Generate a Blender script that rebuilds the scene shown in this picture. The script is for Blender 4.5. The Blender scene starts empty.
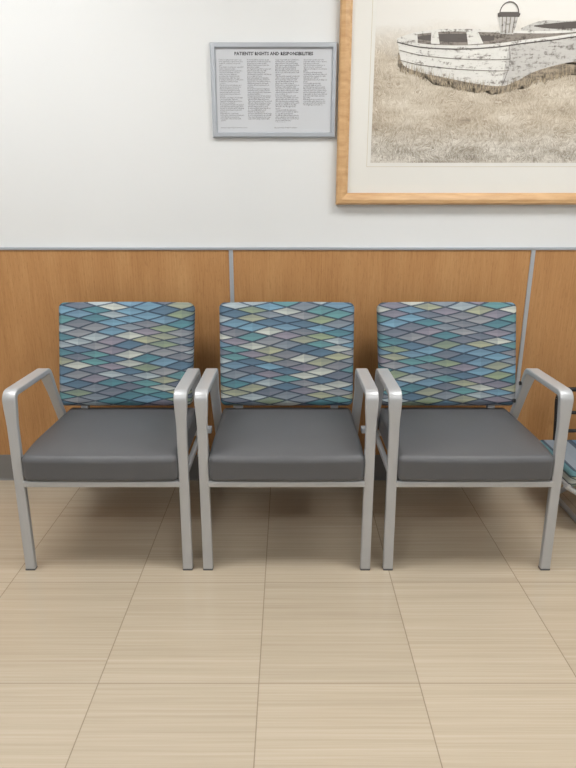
import bpy, bmesh, math, random
from mathutils import Vector, Matrix
random.seed(3)
scene = bpy.context.scene
scene.view_settings.view_transform = 'Standard'

# ------------------------------------------------------------ helpers
def lin(r, g, b):
    def f(c):
        c /= 255.0
        return c / 12.92 if c <= 0.04045 else ((c + 0.055) / 1.055) ** 2.4
    return (f(r), f(g), f(b), 1.0)

class NT:
    def __init__(s, name):
        s.mat = bpy.data.materials.new(name)
        s.mat.use_nodes = True
        s.t = s.mat.node_tree
        s.b = s.t.nodes['Principled BSDF']
    def n(s, typ, **kw):
        nd = s.t.nodes.new(typ)
        for k, v in kw.items():
            setattr(nd, k, v)
        return nd
    def link(s, a, b):
        s.t.links.new(a, b)
    def put(s, sock, v):
        if isinstance(v, bpy.types.NodeSocket):
            s.link(v, sock)
        else:
            sock.default_value = v
    def m(s, op, a, b=0.0, c=0.0):
        nd = s.n('ShaderNodeMath', operation=op)
        s.put(nd.inputs[0], a); s.put(nd.inputs[1], b); s.put(nd.inputs[2], c)
        return nd.outputs[0]
    def mix(s, f, a, b, blend='MIX'):
        nd = s.n('ShaderNodeMix', data_type='RGBA', blend_type=blend)
        s.put(nd.inputs[0], f); s.put(nd.inputs[6], a); s.put(nd.inputs[7], b)
        return nd.outputs[2]
    def obj(s):
        return s.n('ShaderNodeTexCoord').outputs['Object']
    def sep(s, v):
        nd = s.n('ShaderNodeSeparateXYZ'); s.link(v, nd.inputs[0]); return nd.outputs
    def comb(s, x, y, z):
        nd = s.n('ShaderNodeCombineXYZ')
        for i, v in enumerate((x, y, z)): s.put(nd.inputs[i], v)
        return nd.outputs[0]
    def noise(s, vec, scale=1.0, detail=4.0, rough=0.55):
        nd = s.n('ShaderNodeTexNoise')
        s.link(vec, nd.inputs['Vector'])
        nd.inputs['Scale'].default_value = scale
        nd.inputs['Detail'].default_value = detail
        nd.inputs['Roughness'].default_value = rough
        return nd.outputs['Fac']
    def mapping(s, vec, sc):
        nd = s.n('ShaderNodeMapping'); s.link(vec, nd.inputs[0])
        nd.inputs['Scale'].default_value = sc
        return nd.outputs[0]
    def ramp(s, fac, stops, interp='LINEAR'):
        nd = s.n('ShaderNodeValToRGB'); s.link(fac, nd.inputs[0])
        cr = nd.color_ramp; cr.interpolation = interp
        while len(cr.elements) < len(stops): cr.elements.new(0.5)
        for e, (p, c) in zip(cr.elements, stops):
            e.position = p; e.color = c
        return nd.outputs[0]
    def rng(s, v, a, b, c=0.0, d=1.0):
        nd = s.n('ShaderNodeMapRange'); s.link(v, nd.inputs[0])
        for i, q in enumerate((a, b, c, d)): nd.inputs[i + 1].default_value = q
        return nd.outputs[0]
    def bump(s, h, strength=0.1, dist=0.01):
        nd = s.n('ShaderNodeBump'); s.link(h, nd.inputs['Height'])
        nd.inputs['Strength'].default_value = strength
        nd.inputs['Distance'].default_value = dist
        s.link(nd.outputs[0], s.b.inputs['Normal'])
    def fin(s, color=None, rough=0.5, metal=0.0, spec=0.5):
        if color is not None: s.put(s.b.inputs['Base Color'], color)
        s.put(s.b.inputs['Roughness'], rough)
        s.b.inputs['Metallic'].default_value = metal
        s.b.inputs['Specular IOR Level'].default_value = spec
        return s.mat

def simple(name, col, rough=0.5, metal=0.0, spec=0.5, var=0.04, scale=20):
    k = NT(name)
    nz = k.noise(k.obj(), scale, 3)
    dark = tuple(c * (1 - var) for c in col[:3]) + (1,)
    light = tuple(min(1, c * (1 + var)) for c in col[:3]) + (1,)
    return k.fin(k.mix(nz, dark, light), rough, metal, spec)

def mesh_obj(name, bm, mat, parent=None, smooth=False, angle=None):
    me = bpy.data.meshes.new(name)
    bmesh.ops.recalc_face_normals(bm, faces=bm.faces)
    bm.to_mesh(me); bm.free()
    if smooth:
        for p in me.polygons: p.use_smooth = True
        if angle is not None:
            me.set_sharp_from_angle(angle=math.radians(angle))
    o = bpy.data.objects.new(name, me)
    scene.collection.objects.link(o)
    if mat: me.materials.append(mat)
    if parent: o.parent = parent
    return o

def add_box(bm, x0, x1, y0, y1, z0, z1, bev=0.0):
    r = bmesh.ops.create_cube(bm, size=1)
    for v in r['verts']:
        v.co = Vector(((x0 + x1) / 2 + v.co.x * (x1 - x0), (y0 + y1) / 2 + v.co.y * (y1 - y0), (z0 + z1) / 2 + v.co.z * (z1 - z0)))
    if bev > 0:
        es = set(e for v in r['verts'] for e in v.link_edges)
        bmesh.ops.bevel(bm, geom=list(es), offset=bev, segments=2, affect='EDGES', profile=0.5)

def box(name, x0, x1, y0, y1, z0, z1, mat, parent=None, bev=0.0):
    bm = bmesh.new(); add_box(bm, x0, x1, y0, y1, z0, z1, bev)
    return mesh_obj(name, bm, mat, parent)

def empty(name, loc=(0, 0, 0), rot=0.0):
    e = bpy.data.objects.new(name, None)
    scene.collection.objects.link(e)
    e.location = loc; e.rotation_euler = (0, 0, rot)
    e.empty_display_size = 0.1
    return e

def axis_samples(h, r, n=10):
    k = 5
    pos = [h - r + r * math.tan(math.radians(45) * i / k) for i in range(k, 0, -1)]
    inner = [(h - r) * (1 - 2 * i / n) for i in range(n + 1)]
    return sorted(set([round(-p, 6) for p in pos] + [round(p, 6) for p in inner] + [round(p, 6) for p in pos]))

def rounded_box(hx, hy, hz, r, func=None):
    """soft cushion block; func(Vector)->Vector final shaping"""
    bm = bmesh.new()
    H = (hx, hy, hz)
    ax = [axis_samples(h, r, 12) for h in H]
    cache = {}
    def vert(p):
        inner = Vector([max(-(H[i] - r), min(H[i] - r, p[i])) for i in range(3)])
        d = Vector(p) - inner
        q = inner + (d.normalized() * r if d.length > 1e-9 else d)
        key = tuple(round(c, 6) for c in p)
        if key not in cache:
            cache[key] = bm.verts.new(func(q) if func else q)
        return cache[key]
    for a in range(3):
        b, c = (a + 1) % 3, (a + 2) % 3
        for sgn in (-1, 1):
            for i in range(len(ax[b]) - 1):
                for j in range(len(ax[c]) - 1):
                    vs = []
                    for (ii, jj) in ((i, j), (i + 1, j), (i + 1, j + 1), (i, j + 1)):
                        p = [0, 0, 0]
                        p[a] = sgn * ax[a][-1]; p[b] = ax[b][ii]; p[c] = ax[c][jj]
                        vs.append(vert(p))
                    try: bm.faces.new(vs)
                    except ValueError: pass
    return bm

def fillet(pts, radii, seg=8):
    out = [Vector(pts[0])]
    for i in range(1, len(pts) - 1):
        p0, p1, p2 = Vector(pts[i - 1]), Vector(pts[i]), Vector(pts[i + 1])
        d1 = (p0 - p1).normalized(); d2 = (p2 - p1).normalized()
        ang = d1.angle(d2); r = radii[i - 1]
        tl = r / math.tan(ang / 2)
        c = p1 + (d1 + d2).normalized() * (r / math.sin(ang / 2))
        a = p1 + d1 * tl; b = p1 + d2 * tl
        va, vb = a - c, b - c
        tot = va.angle(vb)
        for k in range(seg + 1):
            t = k / seg
            out.append(c + (va * math.sin((1 - t) * tot) + vb * math.sin(t * tot)) / math.sin(tot))
    out.append(Vector(pts[-1]))
    return out

def sweep_yz(bm, pts, x, wfun, th, rr=0.004):
    """sweep a rounded rectangular tube (wide along X) on a path of (y,z) points"""
    rings = []
    n = len(pts)
    for i, p in enumerate(pts):
        a = pts[max(i - 1, 0)]; b = pts[min(i + 1, n - 1)]
        t = (b - a).normalized(); nrm = Vector((-t.y, t.x))
        w = wfun(i / (n - 1), p)
        ring = []
        hw, ht = w / 2, th / 2
        for (sx, sy) in ((1, 1), (-1, 1), (-1, -1), (1, -1)):
            base = math.atan2(sy, sx)
            for k in range(4):
                an = base - math.radians(45) + math.radians(30) * k
                px = sx * (hw - rr) + rr * math.cos(an)
                pn = sy * (ht - rr) + rr * math.sin(an)
                q = p + nrm * pn
                ring.append(bm.verts.new((x(p) + px, q.x, q.y)))
        rings.append(ring)
    m = len(rings[0])
    for i in range(n - 1):
        for k in range(m):
            bm.faces.new((rings[i][k], rings[i][(k + 1) % m], rings[i + 1][(k + 1) % m], rings[i + 1][k]))
    bm.faces.new(rings[0][::-1]); bm.faces.new(rings[-1])

def cyl(bm, p0, p1, r, seg=20):
    p0, p1 = Vector(p0), Vector(p1)
    d = p1 - p0
    q = Vector((0, 0, 1)).rotation_difference(d.normalized()).to_matrix().to_4x4()
    bmesh.ops.create_cone(bm, cap_ends=True, segments=seg, radius1=r, radius2=r, depth=d.length,
                          matrix=Matrix.Translation((p0 + p1) / 2) @ q)

# ------------------------------------------------------------ materials
def mat_wall():
    k = NT('wall_paint')
    c = k.obj()
    nz = k.noise(c, 350, 2)
    k.bump(nz, 0.06, 0.002)
    big = k.noise(c, 1.2, 2)
    return k.fin(k.mix(big, lin(219, 221, 222), lin(225, 227, 228)), 0.55, 0, 0.3)

def mat_wood():
    k = NT('cherry_laminate')
    c = k.obj()
    fine = k.noise(k.mapping(c, (170, 170, 5.0)), 1, 4, 0.6)
    mid = k.noise(k.mapping(c, (12, 12, 1.6)), 1, 5, 0.65)
    pores = k.noise(k.mapping(c, (300, 300, 36)), 1, 2, 0.5)
    f = k.m('ADD', k.m('MULTIPLY', fine, 0.45), k.m('MULTIPLY', mid, 0.55))
    col = k.ramp(f, [(0.30, lin(164, 117, 71)), (0.5, lin(182, 135, 87)), (0.70, lin(196, 152, 103))])
    pm = k.m('GREATER_THAN', pores, 0.61)
    col = k.mix(k.m('MULTIPLY', pm, 0.2), col, lin(124, 80, 43))
    return k.fin(col, 0.40, 0, 0.4)

def mat_floor():
    k = NT('striated_vinyl_tile')
    o = k.sep(k.obj())
    X0, W, Y0, L = -0.5305, 0.449, -1.273, 0.457
    tx = k.m('DIVIDE', k.m('SUBTRACT', o[0], X0), W)
    ty = k.m('DIVIDE', k.m('SUBTRACT', o[1], Y0), L)
    ix, iy = k.m('FLOOR', tx), k.m('FLOOR', ty)
    fx, fy = k.m('FRACT', tx), k.m('FRACT', ty)
    wn = k.n('ShaderNodeTexWhiteNoise'); wn.noise_dimensions = '3D'
    k.link(k.comb(ix, iy, 3.3), wn.inputs['Vector'])
    tid = wn.outputs['Value']
    off = k.m('MULTIPLY', tid, 37.0)
    v1 = k.comb(k.m('ADD', k.m('MULTIPLY', o[0], 0.9), off), k.m('MULTIPLY', o[1], 120), off)
    v2 = k.comb(k.m('ADD', k.m('MULTIPLY', o[0], 0.6), off), k.m('MULTIPLY', o[1], 30), off)
    v3 = k.comb(k.m('ADD', k.m('MULTIPLY', o[0], 4), off), k.m('MULTIPLY', o[1], 300), off)
    s1, s2, s3 = k.noise(v1, 1, 3), k.noise(v2, 1, 3), k.noise(v3, 1, 2)
    f = k.m('ADD', k.m('ADD', k.m('MULTIPLY', s1, 0.42), k.m('MULTIPLY', s2, 0.33)), k.m('MULTIPLY', s3, 0.25))
    col = k.ramp(f, [(0.33, lin(179, 164, 143)), (0.5, lin(190, 176, 155)), (0.67, lin(200, 187, 168))])
    hsv = k.n('ShaderNodeHueSaturation')
    k.link(col, hsv.inputs['Color']); k.link(k.m('ADD', k.m('MULTIPLY', tid, 0.06), 0.97), hsv.inputs['Value'])
    ex = k.m('MULTIPLY', k.m('MINIMUM', fx, k.m('SUBTRACT', 1.0, fx)), W)
    ey = k.m('MULTIPLY', k.m('MINIMUM', fy, k.m('SUBTRACT', 1.0, fy)), L)
    jx = k.m('LESS_THAN', ex, 0.0014)
    jy = k.m('MULTIPLY', k.m('LESS_THAN', ey, 0.0015), 0.75)
    j = k.m('MAXIMUM', jx, jy)
    col = k.mix(k.m('MULTIPLY', j, 0.6), hsv.outputs[0], lin(112, 95, 76))
    k.bump(f, 0.03, 0.001)
    return k.fin(col, 0.2, 0, 0.5)

def mat_fabric():
    k = NT('diamond_upholstery')
    o = k.sep(k.obj())
    W, H = 0.142, 0.0335
    ph = k.m('ADD', k.m('MULTIPLY', o[0], 13.0), k.m('MULTIPLY', o[2], 31.0))
    wob = k.m('MULTIPLY', k.m('SINE', ph), 0.0045)
    zz = k.m('ADD', o[2], wob)
    a = k.m('ADD', k.m('DIVIDE', o[0], W), k.m('DIVIDE', zz, H))
    b = k.m('SUBTRACT', k.m('DIVIDE', o[0], W), k.m('DIVIDE', zz, H))
    fa, fb = k.m('FLOOR', a), k.m('FLOOR', b)
    la, lb = k.m('FRACT', a), k.m('FRACT', b)
    sd = k.m('GREATER_THAN', k.m('ADD', la, lb), 1.0)
    rnd = k.n('ShaderNodeObjectInfo').outputs['Random']
    def wn(seed, half):
        w = k.n('ShaderNodeTexWhiteNoise'); w.noise_dimensions = '4D'
        k.link(k.comb(fa, fb, k.m('ADD', k.m('MULTIPLY', sd, half), seed)), w.inputs['Vector'])
        k.link(k.m('MULTIPLY', rnd, 20.0), w.inputs['W'])
        return w.outputs['Value']
    pal = [lin(92, 140, 150), lin(120, 152, 174), lin(152, 154, 158), lin(96, 122, 143), lin(176, 188, 193),
           lin(134, 136, 143), lin(147, 161, 133), lin(106, 153, 156), lin(146, 140, 152), lin(124, 163, 186),
           lin(198, 202, 194), lin(118, 124, 137), lin(169, 172, 146), lin(138, 147, 156)]
    col = k.ramp(wn(0.5, 0.0), [(i / len(pal), c) for i, c in enumerate(pal)], 'CONSTANT')
    col = k.mix(k.m('MULTIPLY', wn(7.7, 5.0), 0.34), col, lin(90, 104, 120))
    up = k.m('GREATER_THAN', la, lb)
    col = k.mix(k.m('MULTIPLY', up, 0.22), col, lin(66, 84, 100))
    e = k.m('MINIMUM', k.m('MINIMUM', la, k.m('SUBTRACT', 1.0, la)), k.m('MINIMUM', lb, k.m('SUBTRACT', 1.0, lb)))
    col = k.mix(k.m('MULTIPLY', k.m('LESS_THAN', e, 0.08), 0.8), col, lin(50, 62, 78))
    wv = k.noise(k.mapping(k.obj(), (600, 600, 900)), 1, 2)
    col = k.mix(k.m('MULTIPLY', wv, 0.10), col, lin(30, 40, 50))
    k.bump(wv, 0.25, 0.001)
    return k.fin(col, 0.85, 0, 0.2)

def mat_vinyl():
    k = NT('grey_vinyl')
    c = k.obj()
    vo = k.n('ShaderNodeTexVoronoi'); k.link(c, vo.inputs['Vector']); vo.inputs['Scale'].default_value = 420
    k.bump(vo.outputs['Distance'], 0.14, 0.0008)
    nz = k.noise(c, 9, 3)
    return k.fin(k.mix(nz, lin(88, 89, 92), lin(94, 95, 98)), 0.45, 0, 0.42)

def mat_silver():
    k = NT('silver_painted_steel')
    nz = k.noise(k.obj(), 900, 2)
    k.bump(nz, 0.03, 0.0004)
    return k.fin(k.mix(nz, lin(180, 182, 185), lin(194, 196, 199)), 0.36, 0.35, 0.5)

def mat_oak():
    k = NT('oak_frame')
    c = k.obj()
    g = k.noise(k.mapping(c, (8, 60, 60)), 1, 4)
    return k.fin(k.ramp(g, [(0.3, lin(190, 148, 102)), (0.7, lin(214, 176, 130))]), 0.4)

def mat_grass():
    k = NT('print_marsh_grass')
    c = k.obj(); o = k.sep(c)
    wob = k.noise(c, 9, 3)
    xx = k.m('ADD', k.m('MULTIPLY', o[0], 230), k.m('MULTIPLY', wob, 50))
    blades = k.noise(k.comb(xx, 0.0, k.m('MULTIPLY', o[2], 34)), 1, 4, 0.75)
    patch = k.noise(k.mapping(c, (5, 1, 13)), 1, 5, 0.65)
    speck = k.noise(c, 160, 3, 0.75)
    f = k.m('ADD', k.m('ADD', k.m('MULTIPLY', blades, 0.50), k.m('MULTIPLY', patch, 0.34)), k.m('MULTIPLY', speck, 0.16))
    col = k.ramp(f, [(0.34, lin(118, 109, 98)), (0.43, lin(162, 149, 132)), (0.51, lin(192, 181, 163)), (0.62, lin(218, 211, 199))])
    hz = k.m('SUBTRACT', o[2], k.m('MULTIPLY', k.m('SUBTRACT', patch, 0.5), 0.16))
    col = k.mix(k.rng(hz, 1.82, 1.95), col, lin(221, 219, 214))
    low = k.rng(hz, 1.60, 1.48)
    grey = k.ramp(f, [(0.38, lin(92, 90, 86)), (0.46, lin(146, 141, 132)), (0.56, lin(216, 213, 206))])
    col = k.mix(k.m('MULTIPLY', low, 0.7), col, grey)
    return k.fin(col, 0.35, 0, 0.4)

def mat_boat(name, base, dark, lo=0.36, mid=0.44):
    k = NT(name)
    c = k.obj()
    n1 = k.noise(k.mapping(c, (14, 1, 55)), 1, 5, 0.7)
    n2 = k.noise(c, 70, 4, 0.7)
    f = k.m('ADD', k.m('MULTIPLY', n1, 0.6), k.m('MULTIPLY', n2, 0.4))
    hi = tuple(min(1, x * 1.15) for x in base[:3]) + (1,)
    return k.fin(k.ramp(f, [(lo, dark), (mid, base), (0.8, hi)]), 0.35, 0, 0.4)

M_wall, M_wood, M_floor, M_fab, M_vin, M_sil = mat_wall(), mat_wood(), mat_floor(), mat_fabric(), mat_vinyl(), mat_silver()
M_oak = mat_oak()
M_black = simple('black_plastic', lin(28, 28, 30), 0.5)
M_glide = simple('grey_glide', lin(84, 84, 86), 0.5)
M_base = simple('grey_cove_base', lin(124, 122, 120), 0.5)
M_alu = simple('brushed_aluminium_trim', lin(184, 189, 196), 0.35, 0.45)
M_ceil = simple('ceiling_tile', lin(232, 232, 228), 0.9)
M_mat = simple('mat_board', lin(222, 221, 216), 0.5, var=0.01)
M_paper = simple('notice_paper', lin(200, 203, 208), 0.35, var=0.01)
M_ink = simple('ink', lin(88, 88, 94), 0.6)
M_ink2 = simple('title_ink', lin(50, 50, 56), 0.6)

# ------------------------------------------------------------ room
XL, XR, YF, ZC = -3.2, 2.6, -5.4, 2.75
box('floor', XL, XR, YF, 0.1, -0.1, 0.0, M_floor)
wall_back = box('wall_back', XL, XR, 0.0, 0.12, 0.0, ZC, M_wall)
box('wall_left', XL - 0.12, XL, YF, 0.12, 0.0, ZC, M_wall)
box('wall_right', XR, XR + 0.12, YF, 0.12, 0.0, ZC, M_wall)
box('ceiling', XL, XR, YF, 0.12, ZC, ZC + 0.1, M_ceil)
bm = bmesh.new()
seams = [-2.84, -1.545, -0.245, 1.053, 2.345]
edges = [XL] + seams + [XR]
for a, b in zip(edges[:-1], edges[1:]):
    add_box(bm, a + 0.004, b - 0.004, -0.012, 0.0, 0.125, 1.088, 0.0008)
mesh_obj('wood_panelling', bm, M_wood, wall_back)
for i, s in enumerate(seams):
    box('trim_%d' % (i + 1), s - 0.009, s + 0.009, -0.0165, -0.0005, 0.125, 1.088, M_alu, bev=0.002)
box('trim_6', XL, XR, -0.018, 0.0, 1.086, 1.098, M_alu, bev=0.002)
bm = bmesh.new()
pr = [(0, 0), (-0.022, 0), (-0.016, 0.006), (-0.0145, 0.02), (-0.014, 0.13), (0, 0.134)]
va = [bm.verts.new((XL, y, z)) for y, z in pr]; vb = [bm.verts.new((XR, y, z)) for y, z in pr]
for i in range(len(pr)):
    j = (i + 1) % len(pr); bm.faces.new((va[i], va[j], vb[j], vb[i]))
bm.faces.new(va); bm.faces.new(vb[::-1])
mesh_obj('baseboard_back', bm, M_base)

# ------------------------------------------------------------ chairs
CY = -0.40
def chair(cx, link_right=False, bolts_right=False, bdx=0.0, bw=0.278):
    root = empty('waiting_room_chair', (cx, CY, 0))
    HT, HB = 0.289, 0.287
    for side, nm in ((-1, 'arm_frame_left'), (1, 'arm_frame_right')):
        pts = fillet([(-0.335, 0.004), (-0.308, 0.666), (-0.005, 0.662), (0.325, 0.004)], [0.026, 0.028])
        bm = bmesh.new()
        xf = lambda p, s=side: s * (HB + (HT - HB) * min(1, p.y / 0.6))
        def wf(t, p):
            return 0.035 + 0.010 * max(0, min(1, (p.y - 0.56) / 0.07))
        dense = []
        for i in range(len(pts) - 1):
            n = max(1, int((pts[i + 1] - pts[i]).length / 0.03))
            for k in range(n): dense.append(pts[i].lerp(pts[i + 1], k / n))
        dense.append(pts[-1])
        sweep_yz(bm, dense, xf, wf, 0.022)
        add_box(bm, side * 0.281 - 0.009, side * 0.281 + 0.009, -0.31, 0.15, 0.333, 0.355, 0.003)
        mesh_obj(nm, bm, M_sil, root, True, 40)
        bm = bmesh.new()
        add_box(bm, side * HB - 0.0178, side * HB + 0.0178, -0.3475, -0.3235, 0.0, 0.007, 0.002)
        add_box(bm, side * HB - 0.0178, side * HB + 0.0178, 0.311, 0.338, 0.0, 0.007, 0.002)
        mesh_obj(nm.replace('arm_frame', 'foot_glides'), bm, M_glide, root)
    bm = bmesh.new()
    add_box(bm, -0.275, 0.275, -0.335, -0.312, 0.329, 0.352, 0.004)
    add_box(bm, -0.275, 0.275, 0.132, 0.152, 0.331, 0.354, 0.004)
    for s in (-1, 1):
        add_box(bm, s * 0.20 - 0.015, s * 0.20 + 0.015, 0.13, 0.16, 0.338, 0.52, 0.003)
    mesh_obj('seat_rails', bm, M_sil, root, True, 40)
    # seat cushion: firm slab, waterfall front edge
    hx, hy, hz = 0.2705, 0.252, 0.054
    def shp(q):
        v = q.copy()
        up = (q.z / hz + 1) / 2
        cr = max(0, 1 - (q.x / hx) ** 2) * max(0, 1 - (q.y / hy) ** 2)
        v.z += 0.006 * cr * up
        v.y -= 0.007 * max(0, 1 - (q.x / hx) ** 2) * (1 - (q.y + hy) / (2 * hy))
        if q.y < -0.08: v.z -= 0.017 * ((-q.y - 0.08) / 0.17) ** 2 * up
        v.z += -0.016 * q.y * up
        v.z += 0.4065; v.y += -0.093
        return v
    mesh_obj('seat_cushion', rounded_box(hx, hy, hz, 0.022, shp), M_vin, root, True)
    # back cushion (reclined, padded)
    bx, by, bz = bw, 0.036, 0.215
    rc = math.radians(19)
    def shb(q):
        v = q.copy()
        v.x *= 1 + 0.016 * (q.z / bz)
        if q.y < 0: v.y -= 0.018 * max(0, 1 - (q.x / bx) ** 2) * max(0, 1 - (q.z / bz) ** 2)
        v.y += -0.010 * (q.x / bx) ** 2
        if q.z > 0: v.z += 0.005 * (1 - (q.x / bx) ** 2)
        y = v.y * math.cos(rc) + v.z * math.sin(rc)
        z = -v.y * math.sin(rc) + v.z * math.cos(rc)
        return Vector((v.x + bdx, y + 0.207, z + 0.671))
    mesh_obj('back_cushion', rounded_box(bx, by, bz, 0.024, shb), M_fab, root, True)
    if link_right:
        bm = bmesh.new()
        for (y0, z0) in ((-0.10, 0.35), (0.02, 0.40)):
            add_box(bm, 0.302, 0.343, y0, y0 + 0.03, z0 - 0.012, z0 + 0.012, 0.003)
        mesh_obj('ganging_bracket', bm, M_alu, root)
    if bolts_right:
        bm = bmesh.new()
        for (y, z) in ((0.026, 0.60), (0.070, 0.512)):
            cyl(bm, (0.262, y, z), (0.274, y, z), 0.008)
        mesh_obj('bolt_caps', bm, M_black, root, True, 40)
    return root

P = 0.652
chair(-P - 0.001, link_right=True, bdx=-0.021)
chair(-0.005, link_right=True)
chair(P, bolts_right=True, bdx=0.011, bw=0.285)

# child chair at the right
cr = empty('child_chair', (1.31, -0.34, 0))
def sc(q): return Vector((q.x, q.y, q.z + 0.245))
mesh_obj('seat', rounded_box(0.205, 0.17, 0.035, 0.02, sc), M_fab, cr, True)
bm = bmesh.new()
bp = fillet([(-0.13, 0.215), (-0.13, 0.50), (0.13, 0.50), (0.13, 0.215)], [0.05, 0.05])
for a, b in zip(bp[:-1], bp[1:]):
    cyl(bm, (a.x, 0.14 + (a.y - .215) * .2, a.y), (b.x, 0.14 + (b.y - .215) * .2, b.y), 0.010, 12)
for z in (0.32, 0.40):
    cyl(bm, (-0.13, 0.14 + (z - .215) * .2, z), (0.13, 0.14 + (z - .215) * .2, z), 0.008, 12)
mesh_obj('ladder_back', bm, M_black, cr, True, 40)
bm = bmesh.new()
for y0 in (-0.155, 0.13):
    cyl(bm, (-0.215, y0, 0.215), (0.10, y0 + 0.0, 0.012), 0.011)
    cyl(bm, (0.215, y0 + 0.024, 0.215), (-0.10, y0 + 0.024, 0.012), 0.011)
for s in (-1, 1):
    cyl(bm, (s * 0.10, -0.165, 0.011), (s * 0.10, 0.165, 0.011), 0.011)
    cyl(bm, (s * 0.205, -0.165, 0.212), (s * 0.205, 0.165, 0.212), 0.010)
mesh_obj('crossed_legs', bm, M_sil, cr, True, 40)

# ------------------------------------------------------------ framed boat print
art = empty('framed_boat_print', (0, 0, 0))
fx0, fx1, fz0, fz1 = 0.200, 1.62, 1.272, 2.34
fw = 0.047
bm = bmesh.new()
prof = [(0.0, -0.002), (0.0, -0.026), (0.006, -0.034), (0.020, -0.036), (0.036, -0.030), (0.042, -0.024), (fw, -0.022), (fw, -0.002)]
cor = [(fx0, fz0, 1, 1), (fx1, fz0, -1, 1), (fx1, fz1, -1, -1), (fx0, fz1, 1, -1)]
rings = [[bm.verts.new((x + sx * d, y, z + sz * d)) for d, y in prof] for x, z, sx, sz in cor]
for i in range(4):
    a, b = rings[i], rings[(i + 1) % 4]
    for k in range(len(prof)):
        l = (k + 1) % len(prof); bm.faces.new((a[k], a[l], b[l], b[k]))
mesh_obj('frame', bm, M_oak, art)
box('mat_board', fx0 + 0.04, fx1 - 0.04, -0.014, -0.003, fz0 + 0.04, fz1 - 0.04, M_mat, art)
px0, px1, pz0, pz1 = 0.339, 1.48, 1.437, 2.20
M_line = simple('mount_bevel', lin(196, 186, 160), 0.5)
bm = bmesh.new()
for (a, b, c, d) in ((px0 - 0.016, px1 + 0.016, pz0 - 0.016, pz0 - 0.0145), (px0 - 0.016, px1 + 0.016, pz1 + 0.0145, pz1 + 0.016),
                     (px0 - 0.016, px0 - 0.0145, pz0 - 0.016, pz1 + 0.016), (px1 + 0.0145, px1 + 0.016, pz0 - 0.016, pz1 + 0.016)):
    add_box(bm, a, b, -0.0146, -0.0135, c, d)
mesh_obj('mount_line', bm, M_line, art)
box('print_sheet', px0, px1, -0.0148, -0.0138, pz0, pz1, mat_grass(), art)
layer = [0]
def flat(name, pts, mat):
    layer[0] += 1
    y = -0.0149 - 0.00010 * layer[0]
    bm = bmesh.new()
    vs = [bm.verts.new((x, y, z)) for x, z in pts]
    f = bm.faces.new(vs)
    bmesh.ops.triangulate(bm, faces=[f], ngon_method='EAR_CLIP')
    o = mesh_obj(name, bm, mat, art)
    if o.data.polygons[0].normal.y > 0: o.data.flip_normals()
    return o
def spl(pts, seg=8):
    """open Catmull-Rom through the points"""
    out = []
    P_ = [pts[0]] + list(pts) + [pts[-1]]
    for i in range(1, len(P_) - 2):
        p0, p1, p2, p3 = P_[i - 1], P_[i], P_[i + 1], P_[i + 2]
        for k in range(seg):
            t = k / seg
            out.append(tuple(0.5 * ((2 * p1[j]) + (-p0[j] + p2[j]) * t + (2 * p0[j] - 5 * p1[j] + 4 * p2[j] - p3[j]) * t * t + (-p0[j] + 3 * p1[j] - 3 * p2[j] + p3[j]) * t ** 3) for j in (0, 1)))
    out.append(tuple(pts[-1]))
    return out
def band(name, pts, w, mat):
    c = spl(pts)
    flat(name, c + [(x, z - w) for x, z in c[::-1]], mat)
M_hull = mat_boat('print_hull_paint', lin(212, 211, 206), lin(134, 128, 122), 0.40, 0.47)
M_hull2 = mat_boat('print_hull_side', lin(188, 186, 182), lin(114, 108, 102), 0.40, 0.49)
M_dark = mat_boat('print_boat_dark', lin(84, 78, 74), lin(54, 50, 48))
M_mid = mat_boat('print_boat_floor', lin(134, 127, 119), lin(80, 72, 66), 0.42, 0.52)
M_ground_shadow = mat_boat('print_ground_shadow', lin(162, 149, 130), lin(98, 89, 78), 0.42, 0.55)  # shadow on the ground under the boat, drawn as colour in the print
# far boat, partly hidden
far_top = spl([(0.90, 1.925), (0.98, 1.950), (1.10, 1.950), (1.25, 1.972), (1.40, 2.015)])
flat('boat_far_hull', far_top + [(1.44, 1.93), (1.20, 1.87), (0.90, 1.88)], M_hull2)
flat('boat_far_inside', spl([(0.95, 1.934), (1.05, 1.944), (1.22, 1.958), (1.38, 1.996)]) + spl([(1.38, 1.986), (1.22, 1.935), (1.05, 1.922), (0.95, 1.930)]), M_dark)
gb = []
for i in range(70):
    t = i / 69; x = 0.43 + t * 1.01
    base = 1.800 - 0.088 * math.sin(min(1, (x - 0.43) / 0.40) * math.pi / 2) if x < 0.83 else 1.712 + (x - 0.83) * 0.225
    gb.append((x, base - random.uniform(0.0, 0.026)))
flat('boat_ground', gb + [(1.44, 1.90), (0.9, 1.82), (0.43, 1.84)], M_ground_shadow)
sheer = [(0.424, 1.886), (0.52, 1.868), (0.66, 1.862), (0.80, 1.868), (0.92, 1.882), (1.05, 1.896), (1.22, 1.922), (1.44, 1.975)]
keel = [(1.44, 1.872), (1.25, 1.828), (1.08, 1.802), (0.97, 1.773), (0.90, 1.738), (0.84, 1.722), (0.74, 1.731), (0.62, 1.752), (0.52, 1.771), (0.455, 1.795), (0.436, 1.835)]
flat('boat_hull', spl(sheer) + spl(keel), M_hull)
flat('boat_hull_side', spl([(0.86, 1.870), (0.92, 1.876), (1.05, 1.890), (1.22, 1.916), (1.44, 1.968)]) + spl([(1.44, 1.872), (1.25, 1.828), (1.08, 1.802), (0.97, 1.773), (0.90, 1.738), (0.845, 1.723)]), M_hull2)
far_g = [(0.424, 1.888), (0.50, 1.910), (0.62, 1.920), (0.76, 1.918), (0.90, 1.914), (1.08, 1.916), (1.25, 1.94), (1.44, 1.99)]
flat('boat_inside', spl(far_g) + spl(sheer[::-1]), M_mid)
flat('boat_inside_dark', spl([(0.47, 1.890), (0.56, 1.903), (0.68, 1.905), (0.80, 1.896)]) + spl([(0.80, 1.882), (0.68, 1.876), (0.56, 1.880)]), M_dark)
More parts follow.
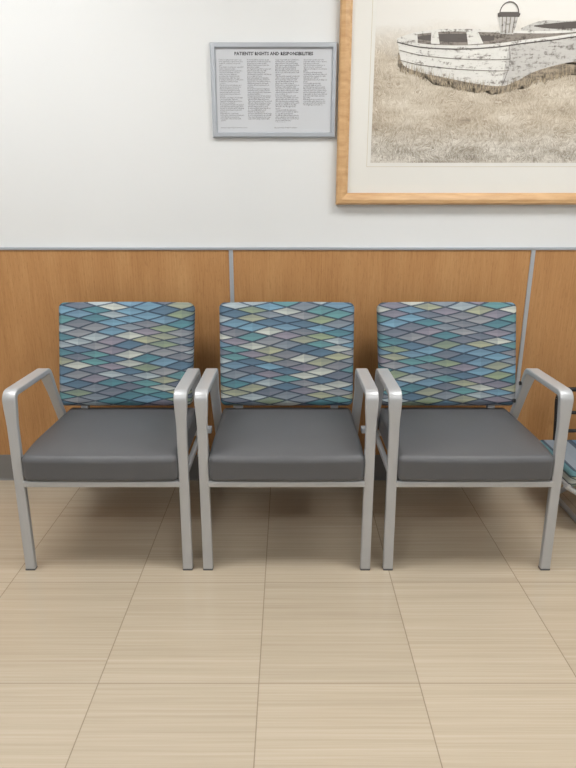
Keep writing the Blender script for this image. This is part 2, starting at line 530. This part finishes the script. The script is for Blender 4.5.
flat('boat_thwart', [(0.69, 1.912), (0.735, 1.912), (0.76, 1.872), (0.70, 1.868)], M_hull)
flat('boat_thwart', [(0.555, 1.913), (0.58, 1.914), (0.59, 1.870), (0.555, 1.871)], M_hull)
flat('boat_foredeck', spl([(0.424, 1.888), (0.46, 1.900), (0.50, 1.910)]) + [(0.505, 1.873)], M_hull)
band('boat_far_gunwale', [(x, z + 0.002) for x, z in far_g], 0.009, M_hull)
band('boat_gunwale', [(x, z + 0.003) for x, z in sheer], 0.010, M_hull)
band('boat_rubrail', [(x, z - 0.008) for x, z in sheer], 0.0035, M_dark)
for dz in (0.036, 0.070):
    band('boat_strake', [(0.434, 1.886 - dz), (0.52, 1.868 - dz), (0.66, 1.858 - dz * 1.06), (0.80, 1.858 - dz * 1.15), (0.87, 1.862 - dz * 1.2)], 0.0028, M_mid)
band('boat_chine', [(0.86, 1.868), (0.87, 1.82), (0.862, 1.77), (0.848, 1.726)], 0.006, M_dark)
M_tuft = simple('print_grass_tuft', lin(180, 165, 140), 0.4, var=0.15, scale=90)
M_tuft2 = simple('print_grass_tuft_dark', lin(130, 118, 102), 0.4, var=0.15, scale=90)
def tufts(name, mat, n):
    layer[0] += 1
    y = -0.0149 - 0.00010 * layer[0]
    bm = bmesh.new()
    for i in range(n):
        x = random.uniform(0.44, 1.40)
        base = 1.800 - 0.080 * math.sin(min(1, (x - 0.44) / 0.40) * math.pi / 2) if x < 0.84 else 1.720 + (x - 0.84) * 0.245
        z = base - random.uniform(0.012, 0.03); h = random.uniform(0.02, 0.045); lx = random.uniform(-0.012, 0.012)
        w = 0.0016
        bm.faces.new([bm.verts.new(p) for p in ((x - w, y, z), (x + w, y, z), (x + lx, y, z + h))])
    o = mesh_obj(name, bm, mat, art)
tufts('grass_tufts_dark', M_tuft2, 170)
tufts('grass_tufts', M_tuft, 200)
# basket
flat('basket', [(0.822, 1.905), (0.872, 1.903), (0.886, 1.968), (0.808, 1.966)], M_hull2)
flat('basket_rim', [(0.804, 1.974), (0.815, 1.979), (0.88, 1.979), (0.892, 1.973), (0.888, 1.962), (0.806, 1.962)], M_dark)
hp = []
for i in range(13):
    a = math.pi * i / 12; hp.append((0.848 + 0.038 * math.cos(a), 1.975 + 0.040 * math.sin(a)))
for i in range(12, -1, -1):
    a = math.pi * i / 12; hp.append((0.848 + 0.034 * math.cos(a), 1.975 + 0.036 * math.sin(a)))
flat('basket_handle', hp, M_dark)
for i in range(4):
    x = 0.826 + i * 0.013
    flat('basket_slat', [(x, 1.908), (x + 0.004, 1.908), (x + 0.004 + (i - 1.5) * 0.003, 1.962), (x + (i - 1.5) * 0.003, 1.962)], M_mid)

# ------------------------------------------------------------ notice
sg = empty('patient_rights_notice', (-0.056, 0, 1.705))
hw, hh = 0.249, 0.172
bm = bmesh.new()
prof = [(0.0, -0.001), (0.0, -0.012), (0.004, -0.016), (0.016, -0.016), (0.020, -0.010), (0.020, -0.001)]
cor = [(-hw, -hh, 1, 1), (hw, -hh, -1, 1), (hw, hh, -1, -1), (-hw, hh, 1, -1)]
rings = [[bm.verts.new((x + sx * d, y, z + sz * d)) for d, y in prof] for x, z, sx, sz in cor]
for i in range(4):
    a, b = rings[i], rings[(i + 1) % 4]
    for k in range(len(prof)):
        l = (k + 1) % len(prof); bm.faces.new((a[k], a[l], b[l], b[k]))
mesh_obj('snap_frame', bm, M_alu, sg)
box('paper', -hw + 0.012, hw - 0.012, -0.007, -0.002, -hh + 0.012, hh - 0.012, M_paper, sg)
def text(name, body, x, z, size, w=None, align='LEFT', bold=0.0, space=1.0, mat=None):
    cu = bpy.data.curves.new(name, 'FONT')
    cu.body = body; cu.size = size; cu.align_x = align; cu.resolution_u = 1
    cu.space_line = space; cu.offset = bold
    if w: cu.text_boxes[0].width = w
    o = bpy.data.objects.new(name, cu); scene.collection.objects.link(o)
    bpy.context.view_layer.update()
    me = bpy.data.meshes.new_from_object(o.evaluated_get(bpy.context.evaluated_depsgraph_get()))
    bpy.data.objects.remove(o)
    me.materials.clear(); me.materials.append(mat or M_ink)
    o = bpy.data.objects.new(name, me); scene.collection.objects.link(o)
    o.parent = sg; o.location = (x, -0.0075, z); o.rotation_euler = (math.radians(90), 0, 0)
    return o
text('title', "PATIENTS' RIGHTS AND RESPONSIBILITIES", 0, 0.128, 0.0165, None, 'CENTER', 0.0005, mat=M_ink2)
words = ("patients have the right to considerate respectful care and information about diagnosis treatment options and risks "
         "from their health care providers without discrimination you may request a copy of your record privacy will be kept in "
         "every case and each person is responsible for giving accurate history following the plan agreed with staff").split()
def para(n):
    return ' '.join(random.choice(words) for _ in range(n)).capitalize() + '.'
for c in range(4):
    x = -0.216 + c * 0.111
    z = 0.110
    body = '\n'.join(para(random.choice((14, 18, 24, 30))) for _ in range(9))
    t = text('column_%d' % (c + 1), body, x, z, 0.0068, 0.096, 'LEFT', 0.0, 0.95)
    lim = (-0.222, -0.215, -0.225, -0.165)[c]
    b2 = bmesh.new(); b2.from_mesh(t.data)
    bmesh.ops.delete(b2, geom=[v for v in b2.verts if v.co.y < lim], context='VERTS')
    b2.to_mesh(t.data); b2.free()
text('footer_left', 'Statement adopted by the board of trustees', -0.216, -0.136, 0.006)
text('footer_right', 'Ask any member of staff for assistance', 0.0, -0.136, 0.006)

# ------------------------------------------------------------ lights
def emis(name, s):
    k = NT(name)
    k.b.inputs['Base Color'].default_value = (1, 1, 1, 1)
    k.b.inputs['Emission Color'].default_value = (0.99, 0.985, 0.97, 1)
    k.b.inputs['Emission Strength'].default_value = s
    return k.mat
M_em = emis('light_diffuser', 15.0)
for (x, y) in ((-1.25, -1.05), (1.15, -1.05), (-1.25, -3.4), (1.15, -3.4)):
    L = empty('ceiling_light', (x, y, ZC))
    box('diffuser', -0.58, 0.58, -0.28, 0.28, -0.02, -0.012, M_em, L)
    bm = bmesh.new()
    for b in ((-0.61, 0.61, -0.31, -0.28), (-0.61, 0.61, 0.28, 0.31), (-0.61, -0.58, -0.28, 0.28), (0.58, 0.61, -0.28, 0.28)):
        add_box(bm, b[0], b[1], b[2], b[3], -0.025, 0.0)
    mesh_obj('housing', bm, M_alu, L)
w = bpy.data.worlds.new('world'); scene.world = w; w.use_nodes = True
w.node_tree.nodes['Background'].inputs[0].default_value = (0.93, 0.96, 1.0, 1)
w.node_tree.nodes['Background'].inputs[1].default_value = 0.28

# ------------------------------------------------------------ camera
cam = bpy.data.cameras.new('camera'); co = bpy.data.objects.new('camera', cam)
scene.collection.objects.link(co)
cam.sensor_width = 36; cam.lens = 27.66
co.location = (0, -2.6, 1.29)
co.rotation_euler = (math.radians(90 - 17.3), 0, 0)
scene.camera = co
